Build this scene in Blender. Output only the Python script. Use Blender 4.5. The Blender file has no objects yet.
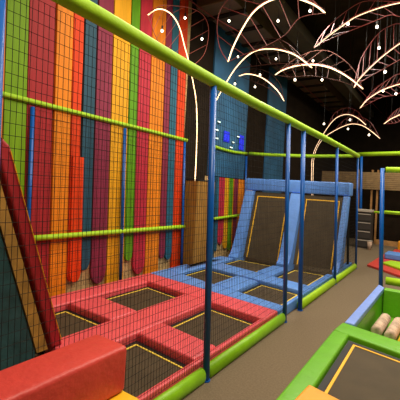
import bpy, bmesh, math, random
from mathutils import Vector, Matrix
random.seed(7)
S = bpy.context.scene
COL = S.collection

# ------------------------------------------------------------------ camera
cam_data = bpy.data.cameras.new('camera')
cam = bpy.data.objects.new('camera', cam_data)
COL.objects.link(cam)
S.camera = cam
cam_data.sensor_fit = 'HORIZONTAL'
cam_data.sensor_width = 36.0
cam_data.lens = 362.566 / 400 * 36.0
cam_data.shift_y = -(200 - 179.757) / 400
cam_data.clip_start = 0.05
cam_data.clip_end = 100
YAW, PITCH, ROLL = 0.5961, 0.0207, 0.06
cam.location = (1.6136, 0, 1.6108)
cam.rotation_euler = (Matrix.Rotation(YAW, 3, 'Z') @ Matrix.Rotation(math.pi / 2 + PITCH, 3, 'X')
                      @ Matrix.Rotation(ROLL, 3, 'Z')).to_euler()

# ------------------------------------------------------------------ world, lights, exposure
world = bpy.data.worlds.new('world')
S.world = world
world.use_nodes = True
bg = world.node_tree.nodes['Background']
bg.inputs[0].default_value = (1.0, 0.86, 0.66, 1)
bg.inputs[1].default_value = 0.05
S.view_settings.view_transform = 'Standard'
S.view_settings.look = 'None'
S.view_settings.gamma = 1
S.view_settings.use_curve_mapping = False
S.view_settings.exposure = 0.0

def area(name, loc, size, power, color=(1.0, 0.87, 0.68), rot=(0, 0, 0), size_y=None):
    d = bpy.data.lights.new(name, 'AREA')
    d.shape = 'RECTANGLE'
    d.size = size
    d.size_y = size_y or size
    d.energy = power
    d.color = color
    o = bpy.data.objects.new(name, d)
    o.location = loc
    o.rotation_euler = rot
    COL.objects.link(o)
    return o
area('hall_light', (2.2, 1.0, 5.2), 1.6, 190)
area('hall_light', (1.4, 4.8, 5.2), 1.4, 150)
area('hall_light', (2.6, 8.6, 5.2), 1.4, 170)
area('hall_light', (-0.9, 3.6, 4.8), 1.0, 60)
area('hall_light', (-0.4, 6.6, 4.6), 0.9, 105, (1.0, 0.93, 0.82))
area('hall_light', (1.2, 12.2, 5.2), 1.2, 130)

# ------------------------------------------------------------------ materials
def srgb(r, g, b):
    f = lambda c: (c / 255 / 12.92) if c / 255 <= 0.04045 else ((c / 255 + 0.055) / 1.055) ** 2.4
    return (f(r), f(g), f(b), 1)

def mat(name, rgb, rough=0.5, var=0.10, scale=12, bump=0.0, bscale=20, spec=0.5, metal=0.0, stretch=None):
    m = bpy.data.materials.new(name)
    m.use_nodes = True
    nt = m.node_tree
    b = nt.nodes['Principled BSDF']
    c = srgb(*rgb)
    tc = nt.nodes.new('ShaderNodeTexCoord')
    mp = nt.nodes.new('ShaderNodeMapping')
    nt.links.new(tc.outputs['Object'], mp.inputs[0])
    if stretch: mp.inputs['Scale'].default_value = stretch
    n = nt.nodes.new('ShaderNodeTexNoise')
    n.inputs['Scale'].default_value = scale
    n.inputs['Detail'].default_value = 5
    nt.links.new(mp.outputs[0], n.inputs['Vector'])
    r = nt.nodes.new('ShaderNodeValToRGB')
    r.color_ramp.elements[0].position = 0.3
    r.color_ramp.elements[1].position = 0.7
    r.color_ramp.elements[0].color = tuple(max(0, x * (1 - var)) for x in c[:3]) + (1,)
    r.color_ramp.elements[1].color = tuple(min(1, x * (1 + var)) for x in c[:3]) + (1,)
    nt.links.new(n.outputs['Fac'], r.inputs[0])
    nt.links.new(r.outputs[0], b.inputs['Base Color'])
    b.inputs['Roughness'].default_value = rough
    b.inputs['Specular IOR Level'].default_value = spec
    b.inputs['Metallic'].default_value = metal
    if bump:
        n2 = nt.nodes.new('ShaderNodeTexNoise')
        n2.inputs['Scale'].default_value = bscale
        n2.inputs['Detail'].default_value = 3
        nt.links.new(mp.outputs[0], n2.inputs['Vector'])
        bp = nt.nodes.new('ShaderNodeBump')
        bp.inputs['Strength'].default_value = bump
        bp.inputs['Distance'].default_value = 0.02
        nt.links.new(n2.outputs['Fac'], bp.inputs['Height'])
        nt.links.new(bp.outputs[0], b.inputs['Normal'])
    return m

def glow(name, rgb, strength):
    m = bpy.data.materials.new(name)
    m.use_nodes = True
    nt = m.node_tree
    b = nt.nodes['Principled BSDF']
    b.inputs['Base Color'].default_value = srgb(*rgb)
    b.inputs['Emission Color'].default_value = srgb(*rgb)
    b.inputs['Emission Strength'].default_value = strength
    return m

M = {}
M['carpet'] = mat('carpet', (124, 109, 89), 0.95, 0.16, 60, 0.4, 180, 0.1)
M['pink'] = mat('pink_vinyl', (236, 92, 100), 0.42, 0.07, 7, 0.30, 26)
M['blue'] = mat('blue_vinyl', (100, 152, 232), 0.42, 0.07, 7, 0.30, 26)
M['green'] = mat('green_vinyl', (104, 176, 22), 0.45, 0.07, 5, 0.2, 18)
M['rollgreen'] = mat('leaf_green_foam', (136, 194, 20), 0.45, 0.08, 10, 0.15, 30)
M['faintrod'] = mat('dull_brown_rod', (74, 44, 36), 0.6, 0.1, 10, spec=0.1)
M['palmrod'] = mat('dusky_red_rod', (190, 100, 88), 0.5, 0.1, 10)
M['lime'] = mat('lime_foam', (166, 214, 14), 0.6, 0.08, 10, 0.15, 30)
M['red'] = mat('red_vinyl', (208, 66, 58), 0.45, 0.08, 8, 0.2, 30)
M['darkred'] = mat('dark_red_vinyl', (170, 30, 40), 0.5, 0.08, 8, 0.2, 30)
M['orange'] = mat('orange_vinyl', (240, 160, 20), 0.45, 0.06, 8, 0.15, 30)
M['yellow'] = mat('yellow_vinyl', (240, 190, 34), 0.45, 0.06, 8, 0.15, 30)
M['lavender'] = mat('lavender_vinyl', (128, 158, 236), 0.45, 0.06, 8, 0.2, 30)
M['post'] = mat('blue_paint', (8, 92, 184), 0.35, 0.05, 8)
M['bed'] = mat('black_mesh_bed', (76, 64, 45), 0.7, 0.14, 5, 0.2, 200, 0.3)
M['black'] = mat('black_steel', (20, 18, 18), 0.6, 0.1, 8)
M['line'] = mat('yellow_line', (255, 220, 84), 0.6, 0.05, 20)
M['goldline'] = mat('gold_line', (244, 186, 40), 0.6, 0.05, 20)
M['net'] = mat('black_net_cord', (24, 20, 18), 0.8, 0.05, 20, spec=0.2)
M['tarp'] = mat('dark_teal_tarp', (44, 80, 84), 0.45, 0.25, 9, 0.4, 14)
M['ply'] = mat('worn_plywood', (176, 128, 52), 0.7, 0.3, 9)
M['wallwood'] = mat('pale_chipboard', (196, 164, 112), 0.85, 0.30, 22, 0.2, 60)
M['planter'] = mat('stained_planks', (158, 112, 36), 0.7, 0.30, 5, 0.2, 30, stretch=(6, 6, 0.4))
M['ceil'] = mat('black_ceiling', (46, 38, 28), 0.95, 0.3, 2, spec=0.1)
M['dark'] = mat('dark_wall_paint', (38, 30, 22), 0.9, 0.25, 3, spec=0.1)
M['tealwall'] = mat('teal_wall_paint', (42, 98, 138), 0.6, 0.25, 2, 0.1, 10)
M['duct'] = mat('dull_duct_metal', (92, 76, 56), 0.6, 0.2, 4)
M['rod'] = mat('rust_red_rod', (116, 40, 38), 0.5, 0.1, 10)
M['fascia'] = mat('tan_slatted_board', (156, 128, 88), 0.7, 0.2, 8)
M['tan'] = mat('tan_wood', (190, 140, 84), 0.7, 0.2, 8)
M['crate'] = mat('charcoal_plastic', (62, 56, 52), 0.6, 0.15, 8)
M['pale'] = mat('pale_grey_plastic', (190, 180, 166), 0.6, 0.05, 8)
M['bulbglass'] = glow('warm_bulb', (255, 236, 206), 7.0)
M['led'] = glow('warm_led_strip', (255, 214, 160), 3.4)
M['dimled'] = glow('dim_led_strip', (255, 214, 170), 1.7)
M['bluereflection'] = glow('blue_reflection_glow', (30, 50, 255), 1.6)  # emission stands in for the blue reflection in the teal wall
_nt = M['bluereflection'].node_tree
_tc = _nt.nodes.new('ShaderNodeTexCoord'); _v = _nt.nodes.new('ShaderNodeTexVoronoi'); _v.inputs['Scale'].default_value = 26
_r = _nt.nodes.new('ShaderNodeMapRange'); _r.inputs[1].default_value = 0.15; _r.inputs[2].default_value = 0.38
_r.inputs[3].default_value = 1.7; _r.inputs[4].default_value = 0.0
_nt.links.new(_tc.outputs['Object'], _v.inputs['Vector']); _nt.links.new(_v.outputs['Distance'], _r.inputs[0])
_nt.links.new(_r.outputs[0], _nt.nodes['Principled BSDF'].inputs['Emission Strength'])
M['palereflection'] = glow('pale_reflection_glow', (210, 235, 225), 1.6)  # emission stands in for small lamps mirrored in the teal wall

# ------------------------------------------------------------------ helpers
def link(o, parent=None):
    COL.objects.link(o)
    if parent is not None: o.parent = parent
    return o

def obj(name, bm, material, parent=None, smooth=False):
    me = bpy.data.meshes.new(name)
    bmesh.ops.recalc_face_normals(bm, faces=bm.faces)
    bm.to_mesh(me); bm.free()
    me.materials.append(material)
    if smooth:
        for p in me.polygons: p.use_smooth = True
    return link(bpy.data.objects.new(name, me), parent)

def tag(o, label, cat=None, group=None, kind=None):
    if label: o['label'] = label
    if cat: o['category'] = cat
    if group: o['group'] = group
    if kind: o['kind'] = kind
    return o

def thing(name, label, cat, loc=(0, 0, 0), group=None):
    o = bpy.data.objects.new(name, None)
    o.empty_display_size = 0.1
    o.location = loc
    link(o)
    return tag(o, label, cat, group)

def origin(o, loc):
    """move an object's origin to loc, keeping its mesh where it is"""
    o.data.transform(Matrix.Translation(-Vector(loc)))
    o.location = loc
    return o

def sub(name, bm, material, root, smooth=False):
    """part built in world coordinates, parented to a root that stands at root.location"""
    bmesh.ops.translate(bm, verts=bm.verts, vec=-Vector(root.location))
    return obj(name, bm, material, root, smooth)

def quad_prism(bm, q, z0, z1, bev=0.0, seg=3):
    vs0 = [bm.verts.new((x, y, z0)) for x, y in q]
    vs1 = [bm.verts.new((x, y, z1)) for x, y in q]
    fs = [bm.faces.new(vs0[::-1]), bm.faces.new(vs1)]
    n = len(q)
    for i in range(n):
        fs.append(bm.faces.new((vs0[i], vs0[(i + 1) % n], vs1[(i + 1) % n], vs1[i])))
    if bev:
        es = set(e for f in fs for e in f.edges)
        bmesh.ops.bevel(bm, geom=list(es), offset=bev, segments=seg, profile=0.5, affect='EDGES', clamp_overlap=True)
    return bm

def box(bm, x0, x1, y0, y1, z0, z1, bev=0.0, seg=3):
    return quad_prism(bm, [(x0, y0), (x1, y0), (x1, y1), (x0, y1)], z0, z1, bev, seg)

def tube(bm, pts, r, n=8, r1=None):
    """tube through a polyline"""
    pts = [Vector(p) for p in pts]
    rings = []
    m = len(pts)
    up = None
    for i, p in enumerate(pts):
        d = (pts[min(i + 1, m - 1)] - pts[max(i - 1, 0)]).normalized()
        if up is None:
            a = Vector((0, 0, 1)) if abs(d.z) < 0.9 else Vector((1, 0, 0))
            up = d.cross(a).normalized()
        up = (up - d * up.dot(d)).normalized()
        w = d.cross(up)
        rr = r if r1 is None else r + (r1 - r) * i / (m - 1)
        rings.append([bm.verts.new(p + (up * math.cos(t) + w * math.sin(t)) * rr)
                      for t in (2 * math.pi * k / n for k in range(n))])
    for a, b in zip(rings, rings[1:]):
        for k in range(n):
            bm.faces.new((a[k], a[(k + 1) % n], b[(k + 1) % n], b[k]))
    bm.faces.new(rings[0][::-1]); bm.faces.new(rings[-1])
    return bm

def extrude_profile(bm, prof, x0, x1, bev=0.0, seg=2):
    """closed (y,z) profile extruded along x"""
    a = [bm.verts.new((x0, y, z)) for y, z in prof]
    b = [bm.verts.new((x1, y, z)) for y, z in prof]
    n = len(prof)
    f0 = bm.faces.new(a[::-1]); f1 = bm.faces.new(b)
    fs = [f0, f1]
    for i in range(n):
        fs.append(bm.faces.new((a[i], a[(i + 1) % n], b[(i + 1) % n], b[i])))
    if bev:
        es = set(f0.edges) | set(f1.edges)
        bmesh.ops.bevel(bm, geom=list(es), offset=bev, segments=seg, profile=0.5, affect='EDGES', clamp_overlap=True)
    return bm

def smooth_curve(pts, n=6):
    """Catmull-Rom through 3D points"""
    P = [Vector(p) for p in pts]
    P = [P[0] * 2 - P[1]] + P + [P[-1] * 2 - P[-2]]
    out = []
    for i in range(1, len(P) - 2):
        for k in range(n):
            t = k / n
            a, b, c, d = P[i - 1:i + 3]
            out.append(0.5 * ((2 * b) + (c - a) * t + (2 * a - 5 * b + 4 * c - d) * t * t + (3 * b - a - 3 * c + d) * t ** 3))
    out.append(P[-2])
    return out

def at_curve(c, t):
    f = t * (len(c) - 1)
    i = min(int(f), len(c) - 2)
    return Vector(c[i]).lerp(Vector(c[i + 1]), f - i)

LX, LY = -0.028, -0.019      # the posts lean very slightly
def lean(x, y, z): return (x + LX * z, y + LY * z, z)

# ------------------------------------------------------------------ the setting
def struct(name, bm, m, parent=None):
    o = obj(name, bm, m, parent)
    if parent is None: o['kind'] = 'structure'
    return o
WX = -2.62
struct('floor', box(bmesh.new(), WX - 0.2, 6.2, -3.2, 17.2, -0.2, 0), M['carpet'])
struct('ceiling', box(bmesh.new(), WX - 0.2, 6.2, -3.2, 17.2, 5.9, 6.1), M['ceil'])
wl = struct('wall_left', box(bmesh.new(), WX - 0.2, WX, -3.2, 5.6, 0, 5.9), M['wallwood'])
wd = struct('wall_left_far', box(bmesh.new(), WX - 0.2, WX, 5.6, 17.2, 0, 5.9), M['dark'])
struct('wall_right', box(bmesh.new(), 6.0, 6.2, -3.2, 17.2, 0, 5.9), M['dark'])
struct('wall_front', box(bmesh.new(), WX, 6.0, -3.2, -3.0, 0, 5.9), M['dark'])
struct('wall_back', box(bmesh.new(), WX, 6.0, 17.0, 17.2, 0, 5.9), M['dark'])

def wood(name, rgb):
    return mat(name, rgb, 0.62, 0.14, 3.0, 0.12, 12, 0.3, stretch=(5, 5, 0.5))
PC = {'lime': wood('leaf_green_plank', (122, 166, 10)), 'red': wood('crimson_plank', (172, 40, 46)),
      'orange': wood('amber_plank', (240, 138, 22)), 'vermilion': wood('vermilion_plank', (232, 66, 8)),
      'slate': wood('slate_blue_plank', (40, 82, 104)), 'plum': wood('plum_plank', (140, 44, 72)),
      'yellow': wood('yellow_plank', (240, 172, 24)), 'green': wood('green_plank', (98, 160, 12)),
      'rose': wood('rose_plank', (196, 46, 66)), 'teal': wood('blue_teal_plank', (40, 104, 130)),
      'navy': wood('navy_plank', (48, 56, 80))}
def plank(parent, key, y0, y1, zref, zb, zt, rnd, label, x0=WX + 0.001, x1=WX + 0.05):
    """vertical board with a rounded foot; edges drift slightly with height like the real ones"""
    k = 0.045
    sh = lambda z: k * (zref - z)
    pr = []
    w = y1 - y0
    if rnd:
        for i in range(13):
            a = math.pi + math.pi * i / 12
            zz = zb + w * 0.75 * (1 + math.sin(a))
            pr.append(((y0 + y1) / 2 + math.cos(a) * w / 2 + sh(zz), zz))
    else:
        pr += [(y0 + sh(zb), zb), (y1 + sh(zb), zb)]
    pr += [(y1 + sh(zt), zt), (y0 + sh(zt), zt)]
    bm = extrude_profile(bmesh.new(), pr, x0, x1, 0.004, 1)
    o = obj('plank', bm, PC[key], parent)
    o['label'] = label
    return o
# left edge, right edge (metres along the wall), foot height; None = down to the floor
PLANKS = [('red', 1.20, 1.60, None), ('slate', 1.60, 1.90, 0.4), ('orange', 1.90, 2.12, None),
          ('lime', 2.12, 2.39, 0.3), ('red', 2.39, 2.74, None), ('orange', 2.76, 3.01, None),
          ('vermilion', 3.015, 3.18, 0.22), ('slate', 3.20, 3.40, 0.34), ('plum', 3.42, 3.70, 0.10),
          ('yellow', 3.71, 4.06, None), ('green', 4.07, 4.26, 0.36), ('rose', 4.27, 4.55, 0.10),
          ('orange', 4.56, 4.91, None), ('plum', 4.92, 5.08, 0.29), ('teal', 5.09, 5.28, 0.24),
          ('vermilion', 5.29, 5.55, None)]
names = {'red': 'dark crimson', 'slate': 'slate blue', 'orange': 'amber', 'lime': 'leaf green', 'vermilion': 'vermilion',
         'plum': 'plum', 'yellow': 'yellow', 'green': 'green', 'rose': 'rose red', 'teal': 'blue teal', 'navy': 'navy'}
for key, a, b, foot in PLANKS:
    plank(wl, key, a + 0.004, b - 0.004, 2.4, 0.02 if foot is None else foot, 5.85, foot is not None,
          names[key] + ' wall plank' + (' with rounded foot' if foot is not None else ''))
plank(wl, 'vermilion', 3.06, 3.24, 2.0, 0.20, 1.93, True, 'shorter vermilion plank laid over the amber and slate ones', WX + 0.051, WX + 0.075)

FAR = [('slate', 6.66, 6.85, None), ('rose', 6.97, 7.22, 0.34), ('yellow', 7.23, 7.42, 0.22), ('green', 7.43, 7.61, 0.16),
       ('orange', 7.62, 7.66, None), ('plum', 7.67, 7.86, 0.30), ('orange', 7.87, 8.32, None)]
sb = struct('panel', box(bmesh.new(), WX + 0.001, WX + 0.02, 6.4, 8.7, 0, 1.86), M['wallwood'], wd)
sb['label'] = 'pale board behind the farther striped planks'
plank(wd, 'teal', 6.86, 6.96, 1.2, 0.2, 1.86, True, 'blue teal short plank', WX + 0.021, WX + 0.05)
for key, a, b, foot in FAR:
    plank(wd, key, a + 0.003, b - 0.003, 1.2, 0.02 if foot is None else foot, 1.86, foot is not None,
          names[key] + ' short plank on the farther wall', WX + 0.021, WX + 0.05)
# teal painted upper sections
for y0, y1, z0, z1 in ((6.48, 8.12, 1.88, 5.85), (9.35, 10.7, 1.3, 5.85)):
    o = struct('panel', box(bmesh.new(), WX + 0.001, WX + 0.04, y0, y1, z0, z1), M['tealwall'], wd)
    o['label'] = 'teal painted upper wall section'
LEAVES=[
 ('palm_light','leaf lamp on the left of the planter box, tip curling over the planks',[(-2.36, 5.689, 1.725), (-2.36, 5.677, 2.319), (-2.36, 5.644, 2.794), (-2.36, 5.561, 3.256), (-2.36, 5.43, 3.563), (-2.36, 5.309, 3.807), (-2.36, 5.196, 3.992), (-2.36, 5.088, 4.154), (-2.36, 4.981, 4.329), (-2.36, 4.853, 4.455), (-2.36, 4.68, 4.52), (-2.36, 4.47, 4.505), (-2.36, 4.279, 4.412), (-2.36, 4.127, 4.265)],[(5, 13, [(-2.36, 5.31, 3.789), (-2.316, 5.642, 4.117), (-2.285, 5.733, 4.454), (-2.266, 5.675, 4.719), (-2.26, 5.446, 4.831), (-2.266, 5.077, 4.78), (-2.285, 4.708, 4.654), (-2.316, 4.343, 4.496), (-2.36, 4.127, 4.265)]), (5, 13, [(-2.36, 5.31, 3.789), (-2.379, 4.975, 3.777), (-2.389, 4.676, 3.82), (-2.389, 4.456, 3.946), (-2.379, 4.283, 4.092), (-2.36, 4.127, 4.265)])]),
 ('palm_light','tall arching leaf lamp on the right of the planter box, bending over the court',[(-2.278, 6.02, 1.744), (-2.286, 6.02, 2.359), (-2.293, 6.02, 2.957), (-2.242, 6.02, 3.233), (-2.161, 6.02, 3.405), (-1.997, 6.02, 3.665), (-1.815, 6.02, 3.915), (-1.593, 6.02, 4.113), (-1.371, 6.02, 4.2), (-1.094, 6.02, 4.182), (-0.844, 6.02, 4.105), (-0.638, 6.02, 4.001), (-0.455, 6.02, 3.852), (-0.329, 6.02, 3.732)],[(6, 13, [(-1.815, 6.02, 3.915), (-1.775, 6.245, 4.156), (-1.426, 6.32, 4.518), (-0.926, 6.245, 4.363), (-0.329, 6.02, 3.732)]), (6, 13, [(-1.815, 6.02, 3.915), (-1.282, 5.795, 3.828), (-0.87, 5.72, 3.781), (-0.545, 5.795, 3.759), (-0.329, 6.02, 3.732)])]),
 ('leaf_light','large drooping leaf lamp at top centre with a rounded red frame on its left',[(-1.132, 4.6, 3.493), (-1.076, 4.6, 3.664), (-1.002, 4.6, 3.814), (-0.898, 4.6, 3.986), (-0.78, 4.6, 4.136), (-0.63, 4.6, 4.232), (-0.438, 4.6, 4.271), (-0.221, 4.6, 4.245), (-0.011, 4.6, 4.139), (0.138, 4.6, 4.038), (0.258, 4.6, 3.92)],[(0, 10, [(-1.132, 4.6, 3.493), (-1.37, 4.731, 3.789), (-1.505, 4.825, 4.136), (-1.522, 4.881, 4.423), (-1.414, 4.9, 4.602), (-1.157, 4.881, 4.689), (-0.63, 4.825, 4.646), (-0.136, 4.731, 4.383), (0.258, 4.6, 3.92)]), (0, 10, [(-1.132, 4.6, 3.493), (-0.783, 4.408, 3.478), (-0.454, 4.312, 3.487), (-0.145, 4.312, 3.602), (0.004, 4.408, 3.829), (0.258, 4.6, 3.92)])]),
 ('leaf_light','short bright arc lamp just above the front net rail, before the dark wall',[(-2.483, 7.4, 4.262), (-2.276, 7.4, 4.283), (-1.994, 7.4, 4.201), (-1.767, 7.4, 4.061), (-1.568, 7.4, 3.883), (-1.444, 7.4, 3.739), (-1.344, 7.4, 3.577)],[(0, 6, [(-2.483, 7.4, 4.262), (-2.251, 7.587, 4.453), (-1.869, 7.65, 4.351), (-1.534, 7.588, 4.019), (-1.344, 7.4, 3.577)]), (0, 6, [(-2.483, 7.4, 4.262), (-2.025, 7.178, 4.029), (-1.633, 7.178, 3.832), (-1.344, 7.4, 3.577)])]),
 ('leaf_light','long flat bright arc lamp in the centre of the ceiling with faint fanned frame above',[(-1.325, 6.8, 3.965), (-1.181, 6.8, 4.038), (-0.978, 6.8, 4.08), (-0.759, 6.8, 4.089), (-0.507, 6.8, 4.054), (-0.263, 6.8, 3.973), (-0.043, 6.8, 3.842), (0.152, 6.8, 3.69), (0.343, 6.8, 3.508)],[(0, 8, [(-1.325, 6.8, 3.965), (-1.089, 6.967, 4.249), (-0.724, 7.067, 4.429), (-0.382, 7.1, 4.405), (-0.066, 7.067, 4.171), (0.161, 6.967, 3.883), (0.343, 6.8, 3.508)]), (0, 8, [(-1.325, 6.8, 3.965), (-0.921, 6.575, 3.81), (-0.512, 6.5, 3.757), (-0.085, 6.575, 3.655), (0.343, 6.8, 3.508)])]),
 ('leaf_light','wide red framed leaf lamp in the upper right with a thin warm strip',[(-0.371, 6.2, 4.143), (-0.271, 6.2, 4.213), (-0.11, 6.2, 4.322), (0.064, 6.2, 4.424), (0.263, 6.2, 4.534), (0.472, 6.2, 4.587), (0.688, 6.2, 4.618), (0.923, 6.2, 4.626), (1.188, 6.2, 4.593)],[(0, 8, [(-0.371, 6.2, 4.143), (-0.322, 6.347, 4.383), (-0.17, 6.445, 4.624), (0.045, 6.494, 4.811), (0.314, 6.494, 4.923), (0.602, 6.445, 4.848), (0.906, 6.347, 4.713), (1.188, 6.2, 4.593)]), (0, 8, [(-0.371, 6.2, 4.143), (-0.065, 6.053, 4.19), (0.192, 5.955, 4.203), (0.422, 5.906, 4.234), (0.631, 5.906, 4.284), (0.825, 5.955, 4.355), (0.988, 6.053, 4.346), (1.188, 6.2, 4.593)])]),
 ('leaf_light','red framed leaf lamp at the right edge whose tip crosses the centre arc',[(0.235, 6.6, 3.485), (0.294, 6.6, 3.6), (0.385, 6.6, 3.71), (0.504, 6.6, 3.831), (0.651, 6.6, 3.962), (0.78, 6.6, 4.059), (0.921, 6.6, 4.151), (1.115, 6.6, 4.23)],[(0, 7, [(0.235, 6.6, 3.485), (0.241, 6.747, 3.807), (0.291, 6.845, 4.099), (0.404, 6.894, 4.331), (0.541, 6.894, 4.502), (0.685, 6.845, 4.56), (0.877, 6.747, 4.533), (1.115, 6.6, 4.23)]), (0, 7, [(0.235, 6.6, 3.485), (0.425, 6.408, 3.548), (0.645, 6.312, 3.624), (0.841, 6.312, 3.726), (0.992, 6.408, 3.862), (1.115, 6.6, 4.23)])]),
 ('leaf_light','thin warm arc lamp at the right edge below the red framed leaf',[(0.234, 7.2, 3.257), (0.331, 7.2, 3.389), (0.462, 7.2, 3.489), (0.607, 7.2, 3.567), (0.75, 7.2, 3.615), (0.89, 7.2, 3.645), (1.103, 7.2, 3.656)],[(0, 6, [(0.234, 7.2, 3.257), (0.388, 7.425, 3.609), (0.641, 7.5, 3.829), (0.843, 7.425, 3.895), (1.103, 7.2, 3.656)]), (0, 6, [(0.234, 7.2, 3.257), (0.603, 6.933, 3.357), (0.879, 6.933, 3.402), (1.103, 7.2, 3.656)])]),
 ('leaf_light','short thin arc lamp at the right edge, lowest of those on that side',[(0.57, 7.8, 3.057), (0.671, 7.8, 3.14), (0.772, 7.8, 3.192), (0.887, 7.8, 3.242), (1.034, 7.8, 3.28)],[(0, 4, [(0.57, 7.8, 3.057), (0.714, 7.978, 3.32), (0.882, 7.978, 3.406), (1.034, 7.8, 3.28)]), (0, 4, [(0.57, 7.8, 3.057), (0.831, 7.6, 3.046), (1.034, 7.8, 3.28)])]),
 ('palm_light','slender palm lamp behind the blue ramp, the higher arc of the pair',[(-1.307, 9.6, 1.452), (-1.343, 9.6, 2.113), (-1.351, 9.6, 2.512), (-1.287, 9.6, 2.804), (-1.146, 9.6, 3.093), (-0.981, 9.6, 3.376), (-0.815, 9.6, 3.576), (-0.623, 9.6, 3.668), (-0.43, 9.6, 3.656), (-0.237, 9.6, 3.543), (-0.069, 9.6, 3.385)],[(5, 10, [(-0.981, 9.6, 3.376), (-0.895, 9.787, 3.749), (-0.615, 9.85, 3.901), (-0.305, 9.787, 3.762), (-0.069, 9.6, 3.385)])]),
 ('palm_light','slender palm lamp behind the blue ramp, the lower wider arc of the pair',[(-1.358, 9.9, 1.45), (-1.394, 9.9, 2.13), (-1.392, 9.9, 2.595), (-1.301, 9.9, 2.923), (-1.127, 9.9, 3.163), (-0.9, 9.9, 3.317), (-0.678, 9.9, 3.427), (-0.458, 9.9, 3.483), (-0.215, 9.9, 3.432), (0.002, 9.9, 3.283), (0.216, 9.9, 3.088)],[(5, 10, [(-0.9, 9.9, 3.317), (-0.704, 10.088, 3.636), (-0.421, 10.15, 3.738), (-0.063, 10.088, 3.549), (0.216, 9.9, 3.088)])]),
]
BULBS=[
 (-2.379, 4.5, 4.161),
 (-2.383, 5.1, 4.635),
 (-2.334, 5.6, 4.432),
 (-1.759, 5.6, 4.658),
 (-1.023, 6.1, 4.713),
 (-0.409, 6.0, 4.714),
 (-2.371, 7.1, 4.593),
 (-1.582, 7.4, 4.528),
 (-2.252, 7.8, 4.084),
 (-2.351, 7.0, 3.95),
 (-2.042, 7.6, 4.289),
 (-1.05, 7.2, 3.943),
 (-0.825, 7.6, 4.437),
 (-0.614, 7.6, 4.004),
 (0.127, 6.4, 4.544),
 (0.615, 6.2, 4.314),
 (0.598, 6.6, 4.123),
 (0.68, 6.8, 3.766),
 (0.552, 7.6, 3.656),
 (0.797, 7.4, 3.525),
 (-0.975, 9.2, 3.383),
 (-0.405, 9.4, 3.49),
 (-0.572, 10.0, 3.374),
 (0.011, 9.6, 3.136),
]
WIRES= [([-2.23, 4.89, 4.9], [-2.08, 10.39, 4.9]), ([-2.08, 10.39, 4.9], [-2.19, 15.49, 4.9]), ([-0.73, 10.54, 4.9], [-0.5, 16.22, 4.9]), ([-0.33, 11.77, 4.9], [0.52, 10.52, 4.9])]
BULB_LABELS = [
 'hanging bulb inside the left leaf lamp, in front of the amber plank', 'hanging bulb at the top of the left palm lamp beside the vermilion plank',
 'hanging bulb between the ribs of the left palm lamp', 'hanging bulb inside the red frame of the top centre leaf lamp, left of its strip',
 'hanging bulb below the crown of the top centre leaf lamp', 'hanging bulb just under the right tip of the top centre leaf lamp',
 'hanging bulb right of the lower tip of the top centre leaf lamp', 'hanging bulb beneath the planter palm arc, near the flat centre arc tip',
 'hanging bulb under the short arc lamp above the net rail', 'hanging bulb by the left tip of the short arc lamp',
 'hanging bulb on the crown of the short arc lamp', 'hanging bulb right under the left half of the flat centre arc',
 'hanging bulb just above the crown of the flat centre arc', 'hanging bulb right below the crown of the flat centre arc',
 'hanging bulb on the strip of the wide upper right leaf lamp', 'hanging bulb below the strip of the wide upper right leaf lamp',
 'hanging bulb within the ribs of the right edge red leaf', 'hanging bulb under the ribs of the right edge red leaf',
 'hanging bulb on the thin warm arc at the right edge', 'hanging bulb just below the thin warm arc at the right edge',
 'hanging bulb left of the pair of slender palm lamps', 'hanging bulb between the two slender palm arcs near their crowns',
 'hanging bulb directly below the lower slender palm crown', 'hanging bulb inside the right curve of the slender palm lamps']

# ------------------------------------------------------------------ large objects: trampoline court pads
def pad(q, z0, z1, m, label, group=None, bev=0.024, name='foam_pad', cat='pad'):
    cx = sum(p[0] for p in q) / len(q); cy = sum(p[1] for p in q) / len(q)
    o = obj(name, quad_prism(bmesh.new(), q, z0, z1, bev, 4), M[m], smooth=True)
    origin(o, (cx, cy, z0))
    return tag(o, label, cat, group)
PT = 0.14
g = 0.004
def yl(a, b, x, xa=-2.42, xb=0.0): return a + (b - a) * (x - xa) / (xb - xa)   # slightly skewed cross lines
XO, XL, XM0, XM1, XR, XE = -2.42, -2.08, -1.30, -0.86, -0.105, -0.05
B0, B1 = (4.02, 4.62), (3.95, 4.34)           # red far beam: (left near, left far), (right near, right far)
def yb(x, left, right): return yl(left, right, x)
# red side
pad([(XO, 1.2), (XL, 1.2), (XL, yb(XL, 4.25, 3.95) - g), (XO, yb(XO, 4.25, 3.95) - g)], 0, PT, 'pink', 'long pink pad along the foot of the striped wall')
pad([(XM0, 1.98), (XM1, 1.98), (XM1, yb(XM1, 4.25, 3.95) - g), (XM0, yb(XM0, 4.25, 3.95) - g)], 0, PT, 'pink', 'wide pink pad running between the two rows of red side trampolines')
pad([(XL + g, 2.78), (XM0 - g, 2.76), (XM0 - g, 3.16), (XL + g, 3.22)], 0, PT, 'pink', 'pink cross pad between the two trampolines nearest the striped wall')
pad([(XM1 + g, 2.70), (XR - g, 2.62), (XR - g, 2.98), (XM1 + g, 3.08)], 0, PT, 'pink', 'pink cross pad behind the nearest trampoline, reaching the net post')
pad([(XO, yb(XO, 4.25, 3.95)), (XE, yb(XE, 4.25, 3.95)), (XE, 4.36 - g), (XO, 4.62 - g)], 0, PT, 'pink', 'pink cross pad lying against the first blue pad')
pad([(XR, 1.7), (XE, 1.7), (XE, 3.95 - g), (XR, 3.95 - g)], 0, PT, 'pink', 'narrow pink pad along the front net beside the green roll', bev=0.015)
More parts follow.
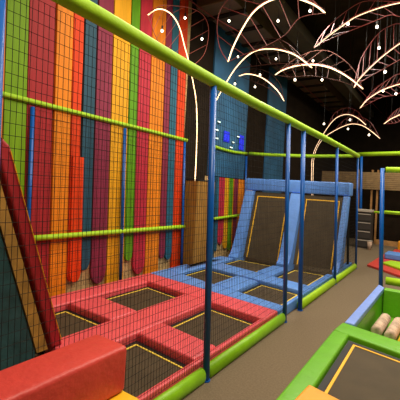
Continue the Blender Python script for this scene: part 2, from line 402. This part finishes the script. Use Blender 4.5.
# blue side
pad([(XO, 4.62), (XE, 4.36), (XE, 4.60), (XO, 5.04)], 0, PT, 'blue', 'long blue cross pad lying against the pink pad')
pad([(XO, 5.04 + g), (XL, 4.99 + g), (XL, 6.91), (XO, 6.91), (XO, 6.34), (-2.255, 6.34), (-2.255, 5.64), (XO, 5.64)], 0, PT, 'blue', 'blue pad along the foot of the farther striped planks')
pad([(XM0, 4.84 + g), (XM1, 4.76 + g), (XM1, 5.52 - g), (XM0, 5.60 - g)], 0, PT, 'blue', 'short blue pad between the two small blue side trampolines')
pad([(XL + g, 5.80), (XE, 5.48), (XE, 5.88), (XL + g, 6.30)], 0, PT, 'blue', 'blue cross pad nearest the foot of the blue ramp')
pad([(XR, 4.62 + g), (XE, 4.60 + g), (XE, 5.49 - g), (XR, 5.50 - g)], 0, PT, 'blue', 'narrow blue pad at the entrance gap of the front net', bev=0.015)
pad([(XM0 + .10, 6.18), (XM1, 6.04), (XM1, 6.92), (XM0 + .10, 6.92)], 0, PT, 'blue', 'blue pad running up to the middle leg of the ramp')
pad([(XR - .06, 5.91), (XE, 5.89), (XE, 7.02), (XR - .06, 7.02)], 0, PT, 'blue', 'narrow blue pad along the front net next to the ramp', bev=0.015)
pad([(XR - .06, 7.42), (XE, 7.42), (XE, 8.70), (XR - .06, 8.70)], 0, PT, 'blue', 'narrow blue pad behind the right leg of the ramp', bev=0.015)

def frame_quad(bm, q, inset, w, z):
    """flat ring following a quad"""
    c = Vector((sum(p[0] for p in q) / 4, sum(p[1] for p in q) / 4))
    def ins(d):
        out = []
        n = len(q)
        for i in range(n):
            p = Vector(q[i]); a = (Vector(q[i - 1]) - p).normalized(); b = (Vector(q[(i + 1) % n]) - p).normalized()
            out.append(p + (a + b) * d)
        return out
    o_, i_ = ins(inset), ins(inset + w)
    rings = []
    for pts, zz in ((o_, z), (o_, z + 0.004), (i_, z + 0.004), (i_, z)):
        rings.append([bm.verts.new((p.x, p.y, zz)) for p in pts])
    for r in range(4):
        a, b = rings[r], rings[(r + 1) % 4]
        for k in range(4): bm.faces.new((a[k], a[(k + 1) % 4], b[(k + 1) % 4], b[k]))
    return bm
def trampoline(q, z, label, line='line', inset=0.05, lw=0.018, zb=0.0, group=None):
    c = (sum(p[0] for p in q) / 4, sum(p[1] for p in q) / 4)
    t = thing('trampoline', label, 'trampoline', (c[0], c[1], zb), group)
    sub('frame', frame_quad(bmesh.new(), q, 0.0, 0.045, z), M['black'], t)
    bm = quad_prism(bmesh.new(), q, z - 0.012, z - 0.001)
    sub('bed', bm, M['bed'], t)
    sub('bounce_line', frame_quad(bmesh.new(), q, inset, lw, z), M[line], t)
    for x, y in q:
        px, py = x + (c[0] - x) * 0.08, y + (c[1] - y) * 0.08
        sub('leg', tube(bmesh.new(), [(px, py, zb + 0.001), (px, py, z - 0.013)], 0.015), M['black'], t)
    return t
G = 0.008
tz = 0.06
trampoline([(XM1 + G, 1.75), (XR - G, 1.75), (XR - G, 2.61), (XM1 + G, 2.69)], tz, 'nearest trampoline of the court, beside the red block and the yellow step')
trampoline([(XL + G, 2.0), (XM0 - G, 2.0), (XM0 - G, 2.75), (XL + G, 2.77)], tz, 'trampoline by the striped wall next to the leaning red ramp')
trampoline([(XM1 + G, 3.09), (XR - G, 2.99), (XR - G, 3.93), (XM1 + G, 4.03)], tz, 'trampoline behind the blue net post on the pink side')
trampoline([(XL + G, 3.23), (XM0 - G, 3.17), (XM0 - G, 4.08), (XL + G, 4.19)], tz, 'trampoline by the striped wall below the rose and amber planks')
tz = 0.08
trampoline([(XL + G, 5.01), (XM0 - G, 4.87), (XM0 - G, 5.66), (XL + G, 5.78)], tz, 'small trampoline among the blue pads near the planter box')
trampoline([(XM1 + G, 4.79), (XR - G, 4.63), (XR - G, 5.46), (XM1 + G, 5.58)], tz, 'small trampoline among the blue pads at the entrance gap')
trampoline([(XL + G, 6.32), (XM0 + .08, 6.20), (XM0 + .08, 7.12), (XL + G, 7.12)], tz, 'flat trampoline at the foot of the left ramp bed')
trampoline([(XM1 + G, 6.06), (XR - .07, 5.93), (XR - .07, 7.12), (XM1 + G, 7.12)], tz, 'flat trampoline at the foot of the right ramp bed')

# ---- blue wall trampoline (ramp) at the far end
rt = thing('wall_trampoline', 'big blue padded ramp with two steep trampoline beds at the far end', 'wall trampoline', (-1.05, 7.2, 0))
legprof = [(6.93, 0.0), (6.93, 0.16), (7.06, 0.20), (7.14, 0.32), (7.22, 0.58), (7.56, 1.60), (7.74, 1.60), (7.40, 0.50), (7.36, 0.0)]
for x0, x1 in ((-2.24, -2.04), (-1.19, -0.95), (-0.12, -0.01)):
    sub('leg_pad', extrude_profile(bmesh.new(), legprof, x0, x1, 0.025, 3), M['blue'], rt)
bm = box(bmesh.new(), -2.26, 0.0, 7.64, 7.90, 1.61, 1.89, 0.03, 4)
sub('top_pad', bm, M['blue'], rt, True)
def slanted(bm, x0, x1, t0, t1, off0, off1):
    """slab on the ramp slope; t runs 0..1 from foot to top"""
    A, B = Vector((0, 7.25, 0.14)), Vector((0, 7.68, 1.60))
    n = Vector((0, -(B.z - A.z), (B.y - A.y))).normalized()
    vs = []
    for t in (t0, t1):
        for off in (off0, off1):
            p = A.lerp(B, t) + n * off
            vs.append((p.y, p.z))
    return extrude_profile(bm, [vs[0], vs[1], vs[3], vs[2]], x0, x1)
for (x0, x1) in ((-2.035, -1.195), (-0.945, -0.125)):
    b = sub('bed', slanted(bmesh.new(), x0, x1, 0.0, 0.99, -0.015, 0.0), M['bed'], rt)
    bm = bmesh.new()
    a0, a1, w = x0 + 0.07, x1 - 0.07, 0.022
    slanted(bm, a0, a0 + w, 0.0, 0.93, 0.001, 0.006); slanted(bm, a1 - w, a1, 0.0, 0.93, 0.001, 0.006)
    slanted(bm, a0 + w, a1 - w, 0.915, 0.93, 0.001, 0.006)
    sub('bounce_line', bm, M['goldline'], rt)
for x in (-2.1, -1.06, -0.08):
    sub('strut', tube(bmesh.new(), [(x, 7.86, 1.62), (x, 8.15, 0.0)], 0.025), M['black'], rt)

# ---- near ramp, seen from behind at the left
nr = thing('wall_trampoline', 'leaning red edged ramp seen from behind at the left, dark teal side', 'wall trampoline', (-1.7, 1.5, 0))
prof_red = [(2.06, 0.145), (1.955, 0.145), (1.365, 1.82), (1.40, 1.90), (1.47, 1.84)]
sub('edge_pad', extrude_profile(bmesh.new(), prof_red, -1.38, -1.15, 0.02, 3), M['darkred'], nr)
prof_ply = [(1.92, 0.145), (1.82, 0.145), (1.28, 1.70), (1.355, 1.74)]
sub('side_board', extrude_profile(bmesh.new(), prof_ply, -1.37, -1.16), M['ply'], nr)
prof_side = [(1.81, 0.145), (1.79, 0.0), (0.72, 0.0), (1.22, 1.64), (1.27, 1.69)]
sub('side_cover', extrude_profile(bmesh.new(), prof_side, -2.38, -1.17), M['tarp'], nr)
sub('edge_pad', extrude_profile(bmesh.new(), prof_red, -2.40, -2.20, 0.02, 3), M['darkred'], nr)
sub('bed', extrude_profile(bmesh.new(), [(1.93, 0.15), (1.90, 0.15), (1.33, 1.76), (1.36, 1.77)], -2.195, -1.385), M['bed'], nr)
pp = [(-1.385 + 0.01, y + 0.012, z + 0.004) for y, z in ((2.04, 0.20), (1.47, 1.80))]
sub('piping', tube(bmesh.new(), [(-1.146, 2.04, 0.19), (-1.146, 1.472, 1.80)], 0.005, 6), M['orange'], nr)

# ---- foreground blocks
stp = obj('step_block', box(bmesh.new(), 0.08, 0.43, 0.2, 1.355, 0.0, 0.57, 0.02), M['yellow'])
origin(stp, (0.25, 0.8, 0)); tag(stp, 'yellow block carrying the red block at the bottom edge', 'foam block')
rb = obj('foam_block', box(bmesh.new(), 0.095, 0.33, 0.66, 1.345, 0.572, 0.80, 0.022, 4), M['red'], smooth=True)
origin(rb, (0.2, 1.0, 0.572)); tag(rb, 'big red padded block in the bottom left foreground', 'foam block')

# ---- right hand enclosure: green framed trampoline and foam pit
RT = 0.40
pad([(0.84, 1.2), (0.985, 1.2), (0.96, 3.44), (0.82, 3.46)], 0, RT, 'green', 'long green pad left of the trampoline in the lower right', bev=0.02)
pad([(0.82, 3.465), (3.2, 2.85), (3.2, 3.10), (0.84, 3.73)], 0, RT, 'green', 'green cross pad between the lower right trampoline and the foam pit', bev=0.02)
trampoline([(0.99, 1.5), (2.6, 1.5), (2.6, 2.98), (0.97, 3.38)], 0.365, 'trampoline inside the green pads in the lower right corner', 'goldline', 0.05, 0.02)
pit = thing('foam_pit', 'green walled foam pit with a lavender blue left rim', 'foam pit', (1.4, 4.6, 0))
sub('rim_pad', quad_prism(bmesh.new(), [(0.855, 3.74), (0.945, 3.74), (0.975, 5.56), (0.885, 5.72)], 0.34, RT, 0.012), M['lavender'], pit)
sub('side_wall', quad_prism(bmesh.new(), [(0.858, 3.745), (0.943, 3.745), (0.972, 5.54), (0.888, 5.70)], 0.0, 0.339), M['green'], pit)
sub('back_wall', quad_prism(bmesh.new(), [(0.98, 5.44), (3.2, 5.46), (3.2, 5.60), (0.98, 5.58)], 0.0, RT, 0.012), M['green'], pit)
sub('pit_floor', quad_prism(bmesh.new(), [(0.98, 3.76), (3.2, 3.16), (3.2, 5.43), (0.98, 5.43)], 0.0, 0.06), M['green'], pit)
def roll(p0, p1, r, m, label, group=None):
    a, b = Vector(p0), Vector(p1)
    d = (b - a).normalized()
    pts = [a, a + d * 0.001] + [a + d * 0.02, b - d * 0.02] + [b - d * 0.001, b]
    bm = bmesh.new()
    up = Vector((0, 0, 1)); w = d.cross(up).normalized(); up = w.cross(d)
    rad = [0.5 * r, 0.8 * r, r, r, 0.8 * r, 0.5 * r]
    rings = [[bm.verts.new(p + (w * math.cos(t) + up * math.sin(t)) * q) for t in (2 * math.pi * k / 20 for k in range(20))] for p, q in zip(pts, rad)]
    for x, y in zip(rings, rings[1:]):
        for k in range(20): bm.faces.new((x[k], x[(k + 1) % 20], y[(k + 1) % 20], y[k]))
    bm.faces.new(rings[0][::-1]); bm.faces.new(rings[-1])
    o = obj('foam_roll', bm, m, smooth=True)
    origin(o, (a + b) / 2 - Vector((0, 0, r)))
    return tag(o, label, 'foam roll', group)
cream = mat('speckled_cream_foam', (196, 168, 146), 0.8, 0.4, 14, 0.2, 30)
roll((1.07, 5.02, 0.155), (1.045, 4.42, 0.155), 0.06, cream, 'speckled cream foam roll nearest the left wall of the pit')
roll((1.215, 4.98, 0.155), (1.185, 4.36, 0.155), 0.06, cream, 'speckled cream foam roll between the other roll and the yellow one')
roll((1.355, 4.85, 0.155), (1.325, 4.20, 0.155), 0.065, M['yellow'], 'yellow foam roll lying in the pit at the right edge')
ob = obj('foam_block', quad_prism(bmesh.new(), [(0.92, 1.3), (1.45, 1.3), (1.45, 2.10), (0.98, 2.22)], 0.405, 0.48, 0.015), M['orange'])
origin(ob, (1.2, 1.7, 0.405)); tag(ob, 'orange pad lying on the green pad at the bottom edge', 'foam block')

# ---- front and left netting
def post(x, y, r, label, z=2.46, group=None, cap=True, m='post'):
    t = thing('net_post', label, 'post', (x, y, 0), group)
    sub('pole', tube(bmesh.new(), [lean(x, y, 0.012), lean(x, y, z)], r, 14), M[m], t, True)
    sub('base_plate', tube(bmesh.new(), [(x, y, 0.001), (x, y, 0.012)], r * 1.25, 14), M[m], t)
    return t
FX = 0.018
FY = [0.83, 2.62, 4.41, 4.99, 6.89, 8.77]
labs = ['blue net post cut by the left edge of the photo', 'tall thick blue net post in the middle of the front net',
        'thin blue net post at the end of the pink side, left of the entrance gap', 'blue net post right of the entrance gap in front of the ramp',
        'thin blue net post in front of the right ramp bed', 'farthest blue post of the front net, right of the ramp']
for y, l, r_ in zip(FY, labs, (0.030, 0.029, 0.026, 0.030, 0.025, 0.022)): post(FX, y, r_, l, 2.49)
LXN = -2.49
LYS = [2.50, 4.03, 5.60]
ll = ['blue post of the back net in front of the crimson plank', 'blue post of the back net in front of the green and yellow planks',
      'slim blue post of the back net at the left of the planter box']
for y, l in zip(LYS, ll): post(LXN, y, 0.026, l)
post(LXN, 8.20, 0.026, 'blue corner post of the back net hidden behind the ramp')

def rail(pts, r, label, group=None, m='lime', n=12):
    bm = tube(bmesh.new(), pts, r, n)
    o = obj('padded_rail', bm, M[m], smooth=True)
    origin(o, pts[0])
    return tag(o, label, 'rail', group)
def lerp_pts(a, b, n, sag=0.0):
    a, b = Vector(a), Vector(b)
    return [a.lerp(b, i / n) + Vector((0, 0, -sag * 4 * (i / n) * (1 - i / n))) for i in range(n + 1)]
T = 2.545
rail([lean(FX, y_, z_) for y_, z_ in ((-1.2, 2.56), (0.0, 2.56), (0.83, 2.56), (1.5, 2.545), (2.1, 2.525), (2.62, 2.515), (3.5, 2.51), (4.41, 2.52), (4.99, 2.52), (6.0, 2.53), (6.89, 2.53), (7.8, 2.53), (8.8, 2.53))], 0.049, 'thick lime padded top rail of the front net crossing the whole photo')
rail(lerp_pts(lean(LXN, 1.5, 2.53), lean(LXN, 5.66, 2.50), 10), 0.034, 'lime top rail of the back net in front of the striped wall')
rail(lerp_pts(lean(LXN, 2.50, 0.87), lean(LXN, 5.65, 0.84), 10), 0.036, 'lime middle rail of the back net low on the striped wall')
rail(lerp_pts(lean(LXN, 6.66, 2.51), lean(LXN, 8.22, 2.53), 6, 0.03), 0.034, 'lime top rail of the back net right of the planter box')
rail(lerp_pts(lean(LXN, 6.74, 0.95), lean(LXN, 7.9, 0.99), 6), 0.030, 'lime middle rail by the farther stripes left of the ramp')
rail(lerp_pts(lean(LXN + .06, 8.23, 2.53), lean(FX - .07, 8.77, 2.53), 12, 0.03), 0.040, 'lime top rail crossing behind the ramp')
# green floor rolls between the posts
GX0 = -0.045
for a, b, l in ((-0.8, 0.74, None), (1.72, 2.575, 'green floor roll at the foot of the front net left of the middle post'),
                (2.665, 4.37, 'long green floor roll at the foot of the front net right of the middle post'),
                (5.035, 6.85, 'lime floor roll along the front net right of the entrance gap'),
                (6.93, 8.73, 'farthest lime floor roll of the front net')):
    if l is None: continue
    bm = bmesh.new()
    pr = [(GX0 + 0.045 + 0.045 * math.cos(t), max(0.0, 0.055 + 0.065 * math.sin(t))) for t in (2 * math.pi * k / 16 for k in range(16))]
    va = [bm.verts.new((x, a, z)) for x, z in pr]; vb = [bm.verts.new((x, b, z)) for x, z in pr]
    for k in range(16): bm.faces.new((va[k], va[(k + 1) % 16], vb[(k + 1) % 16], vb[k]))
    bm.faces.new(va[::-1]); bm.faces.new(vb)
    o = obj('floor_roll', bm, M['lime' if a > 5 else 'rollgreen'], smooth=True)
    origin(o, (GX0 + 0.05, a, 0)); tag(o, l, 'floor roll')

def strand(bm, a, b, r=0.0021, segs=1, wob=0.0):
    a, b = Vector(a), Vector(b)
    pts = [a.lerp(b, i / segs) for i in range(segs + 1)]
    for i in range(1, segs):
        pts[i] += Vector((random.uniform(-wob, wob), random.uniform(-wob, wob), random.uniform(-wob, wob)))
    tube(bm, pts, r, 3)
def net(x, y0, y1, z0, z1, label, skip=None, dy=0.030, dz=0.057, r=0.0016, slant=0.0):
    bm = bmesh.new()
    n = max(1, round((y1 - y0) / dy))
    for i in range(n + 1):
        y = y0 + (y1 - y0) * i / n
        zb = z0
        if skip and y < skip[0]: zb = skip[1]
        strand(bm, lean(x, y, zb), lean(x, y, z1), r, 6, 0.0025)
    m = round((z1 - z0) / dz)
    for j in range(m + 1):
        z = z0 + (z1 - z0) * j / m
        ya = y0
        if skip and z < skip[1]: ya = skip[0]
        strand(bm, lean(x, ya, z), lean(x, y1, z), r, 8, 0.004)
    o = obj('safety_net', bm, M['net'])
    origin(o, lean(x, y0, z0))
    return tag(o, label, 'net')
net(FX, -0.9, FY[0] - 0.04, 0.70, 2.44, 'black net panel beyond the left edge post of the front net')
net(FX, FY[0] + 0.04, FY[1] - 0.04, 0.16, 2.47, 'black net panel between the left edge post and the middle post')
net(FX, FY[1] + 0.04, FY[2] - 0.04, 0.16, 2.47, 'black net panel between the middle post and the entrance gap', dy=0.032, dz=0.060)
net(FX, FY[3] + 0.04, FY[4] - 0.04, 0.16, 2.47, 'black net panel just right of the entrance gap', dy=0.042, dz=0.066, r=0.0019)
net(FX, FY[4] + 0.04, FY[5] - 0.04, 0.16, 2.47, 'farthest black net panel of the front net', dy=0.045, dz=0.07, r=0.0019)
for a, b, l in ((2.54, 3.99, 'black net panel before the crimson, amber and plum planks'), (4.07, 5.56, 'black net panel before the rose, amber and teal planks'),
                (6.72, 8.16, 'black net panel before the teal wall section')):
    net(LXN, a, b, 0.16, 2.44, l, dy=0.05, dz=0.075, r=0.0016)

# ---- right hand netting frame
def post2(x, y, z0, z1, r, label):
    t = thing('net_post', label, 'post', (x, y, z0))
    sub('pole', tube(bmesh.new(), [lean(x, y, z0), lean(x, y, z1)], r, 12), M['post'], t, True)
    return t
post2(0.91, 5.80, 0.0, 2.04, 0.028, 'blue net post at the far left corner of the foam pit')
rail(lerp_pts(lean(0.955, 5.80, 2.02), lean(3.2, 5.82, 2.02), 6), 0.040, 'lime top rail at the right edge above the foam pit')
rail(lerp_pts(lean(0.945, 5.80, 1.42), lean(3.2, 5.82, 1.42), 6), 0.018, 'thin lime middle rail at the right edge above the foam pit')
rail(lerp_pts((0.955, 5.84, 0.44), (3.2, 5.90, 0.455), 6), 0.055, 'lime roll lying along the far wall of the foam pit')
rail(lerp_pts((-1.0, 13.2, 3.05), (3.4, 13.2, 3.16), 8), 0.07, 'lime rail at the back, running right from above the dark cabinet')
post2(-0.70, 13.2, 0.0, 2.97, 0.045, 'blue post behind the dark drawer cabinet')
rail(lerp_pts((-0.64, 13.2, 1.14), (3.4, 13.2, 1.15), 8), 0.035, 'thin olive rail in front of the dark kiosk')
# ---- far soft play mats and cabinet
pad([(0.17, 9.35), (0.84, 8.70), (2.6, 8.9), (2.4, 11.9), (0.26, 11.5)], 0, 0.05, 'red', 'large flat red play mat on the carpet at the right', bev=0.01) if False else None
o = obj('play_mat', quad_prism(bmesh.new(), [(0.16, 9.30), (0.92, 8.55), (2.6, 8.2), (2.6, 11.9), (0.26, 11.6)], 0, 0.05, 0.008), M['red'])
origin(o, (1.0, 10, 0)); tag(o, 'large flat red play mat on the carpet at the right edge', 'play mat')
o = obj('play_mat', quad_prism(bmesh.new(), [(0.44, 9.62), (0.98, 9.0), (2.4, 8.9), (2.4, 10.0), (0.56, 10.1)], 0.052, 0.10, 0.01), M['lime'])
origin(o, (1.2, 9.6, 0.052)); tag(o, 'green mat lying on the red play mat', 'play mat')
o = obj('foam_wedge', quad_prism(bmesh.new(), [(0.36, 10.55), (2.2, 10.15), (2.2, 10.75), (0.38, 11.1)], 0.052, 0.20, 0.03), M['blue'])
origin(o, (1.2, 10.5, 0.052)); tag(o, 'blue padded beam lying on the red play mat', 'foam block')
o = obj('foam_block', box(bmesh.new(), 0.44, 1.4, 12.9, 13.3, 0.001, 0.30, 0.03), M['orange'])
origin(o, (0.9, 13.1, 0)); tag(o, 'orange block standing before the dark counter at the right edge', 'foam block')
o = obj('foam_block', box(bmesh.new(), 0.40, 1.6, 12.0, 12.5, 0.001, 0.10, 0.02), M['red'])
origin(o, (0.9, 12.2, 0)); tag(o, 'flat red block between the red mat and the orange block', 'foam block')

SH = 0.12
for ch in rt.children:
    for v in ch.data.vertices:
        v.co.y += (v.co.x + rt.location.x + 2.2) * SH
cb = thing('drawer_cabinet', 'dark cabinet with four pale edged drawers right of the ramp', 'cabinet', (-0.49, 12.6, 0))
sub('body', box(bmesh.new(), -0.70, -0.28, 12.5, 12.9, 0.0, 1.14), M['crate'], cb)
sub('top', box(bmesh.new(), -0.73, -0.27, 12.44, 12.92, 1.145, 1.22, 0.01), M['pale'], cb)
for k in range(4):
    z = 0.04 + k * 0.275
    d = sub('drawer', box(bmesh.new(), -0.69, -0.29, 12.47, 12.498, z, z + 0.22, 0.006), M['crate'], cb)
    hh = sub('handle', box(bmesh.new(), -0.68, -0.30, 12.45, 12.469, z + 0.195, z + 0.222), M['pale'], cb)
    hh.parent = d
wb = thing('bucket', 'small cream bucket on the carpet by the dark cabinet', 'bucket', (-0.26, 12.25, 0))
sub('body', tube(bmesh.new(), [(-0.26, 12.25, 0.0), (-0.26, 12.25, 0.26)], 0.05, 14, 0.075), cream, wb, True)
sub('rim', tube(bmesh.new(), [(-0.26, 12.25, 0.261), (-0.26, 12.25, 0.285)], 0.08, 14), M['pale'], wb, True)

# kiosk at the back: fascia on posts, counter
kk = thing('kiosk', 'dark kiosk with a long tan slatted fascia on posts at the back', 'kiosk', (0.5, 14.4, 0))
for k in range(9):
    z = 1.90 + k * 0.068
    sub('fascia_slat', box(bmesh.new(), -2.3, 5.0, 14.0, 14.03, z, z + 0.061), M['fascia'], kk)
sub('backing', box(bmesh.new(), -2.3, 5.0, 14.035, 14.08, 1.89, 2.50), M['dark'], kk)
for x in (-1.0, -0.56, -0.38, 1.2, 3.0):
    sub('post', box(bmesh.new(), x - 0.03, x + 0.03, 14.1, 14.16, 0, 2.6), M['tan'], kk)
sub('counter_front', box(bmesh.new(), -0.30, 5.0, 14.2, 14.3, 0, 0.95), M['dark'], kk)
sub('plinth', box(bmesh.new(), -0.34, 5.0, 13.97, 14.19 - 0.11, 0, 0.16), M['tan'], kk)
sub('rear_wall', box(bmesh.new(), -2.3, 5.0, 15.0, 15.1, 0, 2.6), M['dark'], kk)

# ---- planter box between the two striped walls
pb = thing('planter_box', 'tall stained wood planter box between the two striped walls', 'planter', (-2.43, 5.9, 0))
bm = box(bmesh.new(), -2.56, -2.295, 5.66, 6.30, 0.0, 1.73, 0.006)
sub('box', bm, M['planter'], pb)
for k, y in enumerate((5.665, 5.79, 5.915, 6.04, 6.165)):
    sub('board', box(bmesh.new(), -2.294, -2.278, y, y + 0.12, 0.15, 1.73, 0.004), M['planter'], pb)
sub('cap', box(bmesh.new(), -2.57, -2.27, 5.65, 6.31, 1.735, 1.755), M['black'], pb)

# ---- reflections in the teal wall, built as glowing plates and bars
for i, (y, z, w, h, l) in enumerate(((7.13, 2.80, 0.26, 0.24, 'blue sign reflection made as a glowing plate on the teal wall, the left one'), (7.86, 2.76, 0.24, 0.36, 'blue sign reflection made as a glowing plate at the right end of the teal wall'))):
    t = thing('sign_reflection', l, 'reflection', (WX + 0.045, y, z))
    sub('backing', box(bmesh.new(), WX + 0.042, WX + 0.055, y - w / 2, y + w / 2, z - h / 2, z + h / 2), M['tealwall'], t)
    bm = box(bmesh.new(), WX + 0.056, WX + 0.062, y - w / 2, y + w / 2, z - h / 2, z + h / 2)
    sub('lit_face', bm, M['bluereflection'], t)
for k, (y, z) in enumerate(((6.76, 3.07), (6.68, 2.88), (6.70, 2.70), (7.45, 2.71), (7.68, 2.88), (7.36, 2.58), (7.10, 2.49))):
    t = thing('lamp_reflection', ['small pale lamp reflection highest on the teal wall', 'small pale lamp reflection at the left edge of the teal wall',
              'small pale lamp reflection below the two at the left of the teal wall', 'small pale lamp reflection between the two blue reflections',
              'small pale lamp reflection just above left of the right blue reflection', 'small pale lamp reflection below the gap of the blue reflections', 
              'lowest small pale lamp reflection under the left blue reflection'][k], 'light', (WX + 0.042, y, z))
    sub('body', tube(bmesh.new(), [(WX + 0.042, y, z), (WX + 0.06, y, z)], 0.04, 12), M['dark'], t)
    sub('lens', box(bmesh.new(), WX + 0.061, WX + 0.07, y - 0.06, y + 0.06, z - 0.014, z + 0.014, 0.004), M['palereflection'], t)  # glowing bar in place of a mirrored lamp, not a fitting

# ---- ducts under the ceiling
dt = thing('air_duct', 'ribbed dull metal air duct under the black ceiling', 'duct', (-1.9, 10, 5.0))
sub('body', box(bmesh.new(), -2.45, -1.65, 5.5, 16.5, 5.0, 5.3, 0.02), M['duct'], dt)
for k in range(14):
    y = 5.9 + k * 0.75
    sub('rib', box(bmesh.new(), -2.47, -1.63, y, y + 0.12, 4.97, 4.999), M['dark'], dt)
for y in (6.5, 10, 14):
    for x in (-2.3, -1.8): sub('hanger', tube(bmesh.new(), [(x, y, 5.30), (x, y, 5.9)], 0.01, 6), M['black'], dt)
db = thing('air_duct', 'plain dark square duct right of the ribbed one under the ceiling', 'duct', (-1.1, 10, 4.85))
sub('body', box(bmesh.new(), -1.35, -1.0, 5.0, 16.5, 4.95, 5.2, 0.02), mat('olive_duct', (64, 56, 38), 0.8, 0.2, 4), db)
for y in (6.5, 10, 14): sub('hanger', tube(bmesh.new(), [(-1.17, y, 5.2), (-1.17, y, 5.9)], 0.01, 6), M['black'], db)

# ------------------------------------------------------------------ leaf lamps (spine, then outlines with the spine span they follow)
for name, label, sp, outs in LEAVES:
    base = sp[0]
    t = thing(name, label, 'leaf lamp', base)
    c = smooth_curve(sp, 5)
    dim = 'thin' in label or 'wide red' in label or 'tip crosses' in label or 'slender' in label
    sub('led_strip', tube(bmesh.new(), c, 0.007 if dim else 0.009, 8), M['dimled' if dim else 'led'], t, True)
    back = [p + Vector((0, 0, 0.022)) if i > 2 else p + Vector((0.0, 0.022, 0.012)) for i, p in enumerate(c)]
    sub('spine_rod', tube(bmesh.new(), back, 0.006, 6), M['rod'], t, True)
    n = len(sp) - 1
    RM = M['palmrod' if 'curling' in label else 'faintrod' if ('bending' in label or 'flat bright' in label or 'short bright' in label) else 'rod']
    for a, b, ol in outs:
        o_ = smooth_curve(ol, 5)
        sub('outline_rod', tube(bmesh.new(), o_, 0.0055, 6), RM, t, True)
        for k in range(1, 8):
            f = k / 8
            s = at_curve(c, (a + (min(b, n) - a) * f) / n)
            e = at_curve(o_, min(0.97, f * 0.92 + 0.10))
            sub('rib', tube(bmesh.new(), [s, e], 0.0038, 5), RM, t)
    if name == 'leaf_light':
        top = max(c, key=lambda p: p.z)
        for q in (at_curve(c, 0.3), at_curve(c, 0.7)):
            sub('hanger', tube(bmesh.new(), [q + Vector((0, 0, .03)), (q.x, q.y, 5.9)], 0.0015, 5), M['black'], t)
    elif base[1] > 9:
        sub('stem', tube(bmesh.new(), [(base[0], base[1], 0), (base[0], base[1], base[2] + .1)], 0.02, 8), M['black'], t)

def under_duct(x, y):
    return 1 if -2.44 < x < -1.66 and y > 5.45 else 2 if -1.34 < x < -1.01 and y > 4.95 else 0
# tension rods across the hall
for k, (a, b) in enumerate(WIRES):
    bm = tube(bmesh.new(), [(a[0], a[1], 4.88), (b[0], b[1], 4.88)], 0.010, 6)
    for q in (a, b):
        tube(bm, [(q[0], q[1], 4.88), (q[0], q[1], 4.969 if under_duct(q[0], q[1]) == 1 else 4.949 if under_duct(q[0], q[1]) == 2 else 5.9)], 0.004, 5)
    o = obj('tension_rod', bm, M['rod'], smooth=True)
    origin(o, (a[0], a[1], 4.88))
    tag(o, ['long rust red rod running under the ducts from upper left', 'rust red rod continuing down above the slender palm lamps',
            'rust red rod descending behind the centre arc lamp tip', 'thin rust red rod crossing behind the right edge arcs'][k], 'rod')

# hanging bulbs
BL = ['dim' for _ in BULBS]
def bulb(p, label):
    x, y, z = p
    t = thing('pendant_bulb', label, 'hanging bulb', (x, y, z), 'small bulbs hanging from the black ceiling')
    sub('cord', tube(bmesh.new(), [(x, y, z + 0.09), (x, y, 4.96 if under_duct(x, y) == 1 else 4.94 if under_duct(x, y) == 2 else 5.9)], 0.003, 5), M['black'], t)
    sub('socket', tube(bmesh.new(), [(x, y, z + 0.028), (x, y, z + 0.09)], 0.014, 10), M['black'], t)
    bm = bmesh.new()
    bmesh.ops.create_uvsphere(bm, u_segments=12, v_segments=8, radius=0.022, matrix=Matrix.Translation((x, y, z)))
    for v in bm.verts:
        if v.co.z > z: v.co.z = z + (v.co.z - z) * 1.25
    sub('globe', bm, M['bulbglass'], t, True)
    return t
BLAB = BULB_LABELS
for p, l in zip(BULBS, BLAB): bulb(p, l)
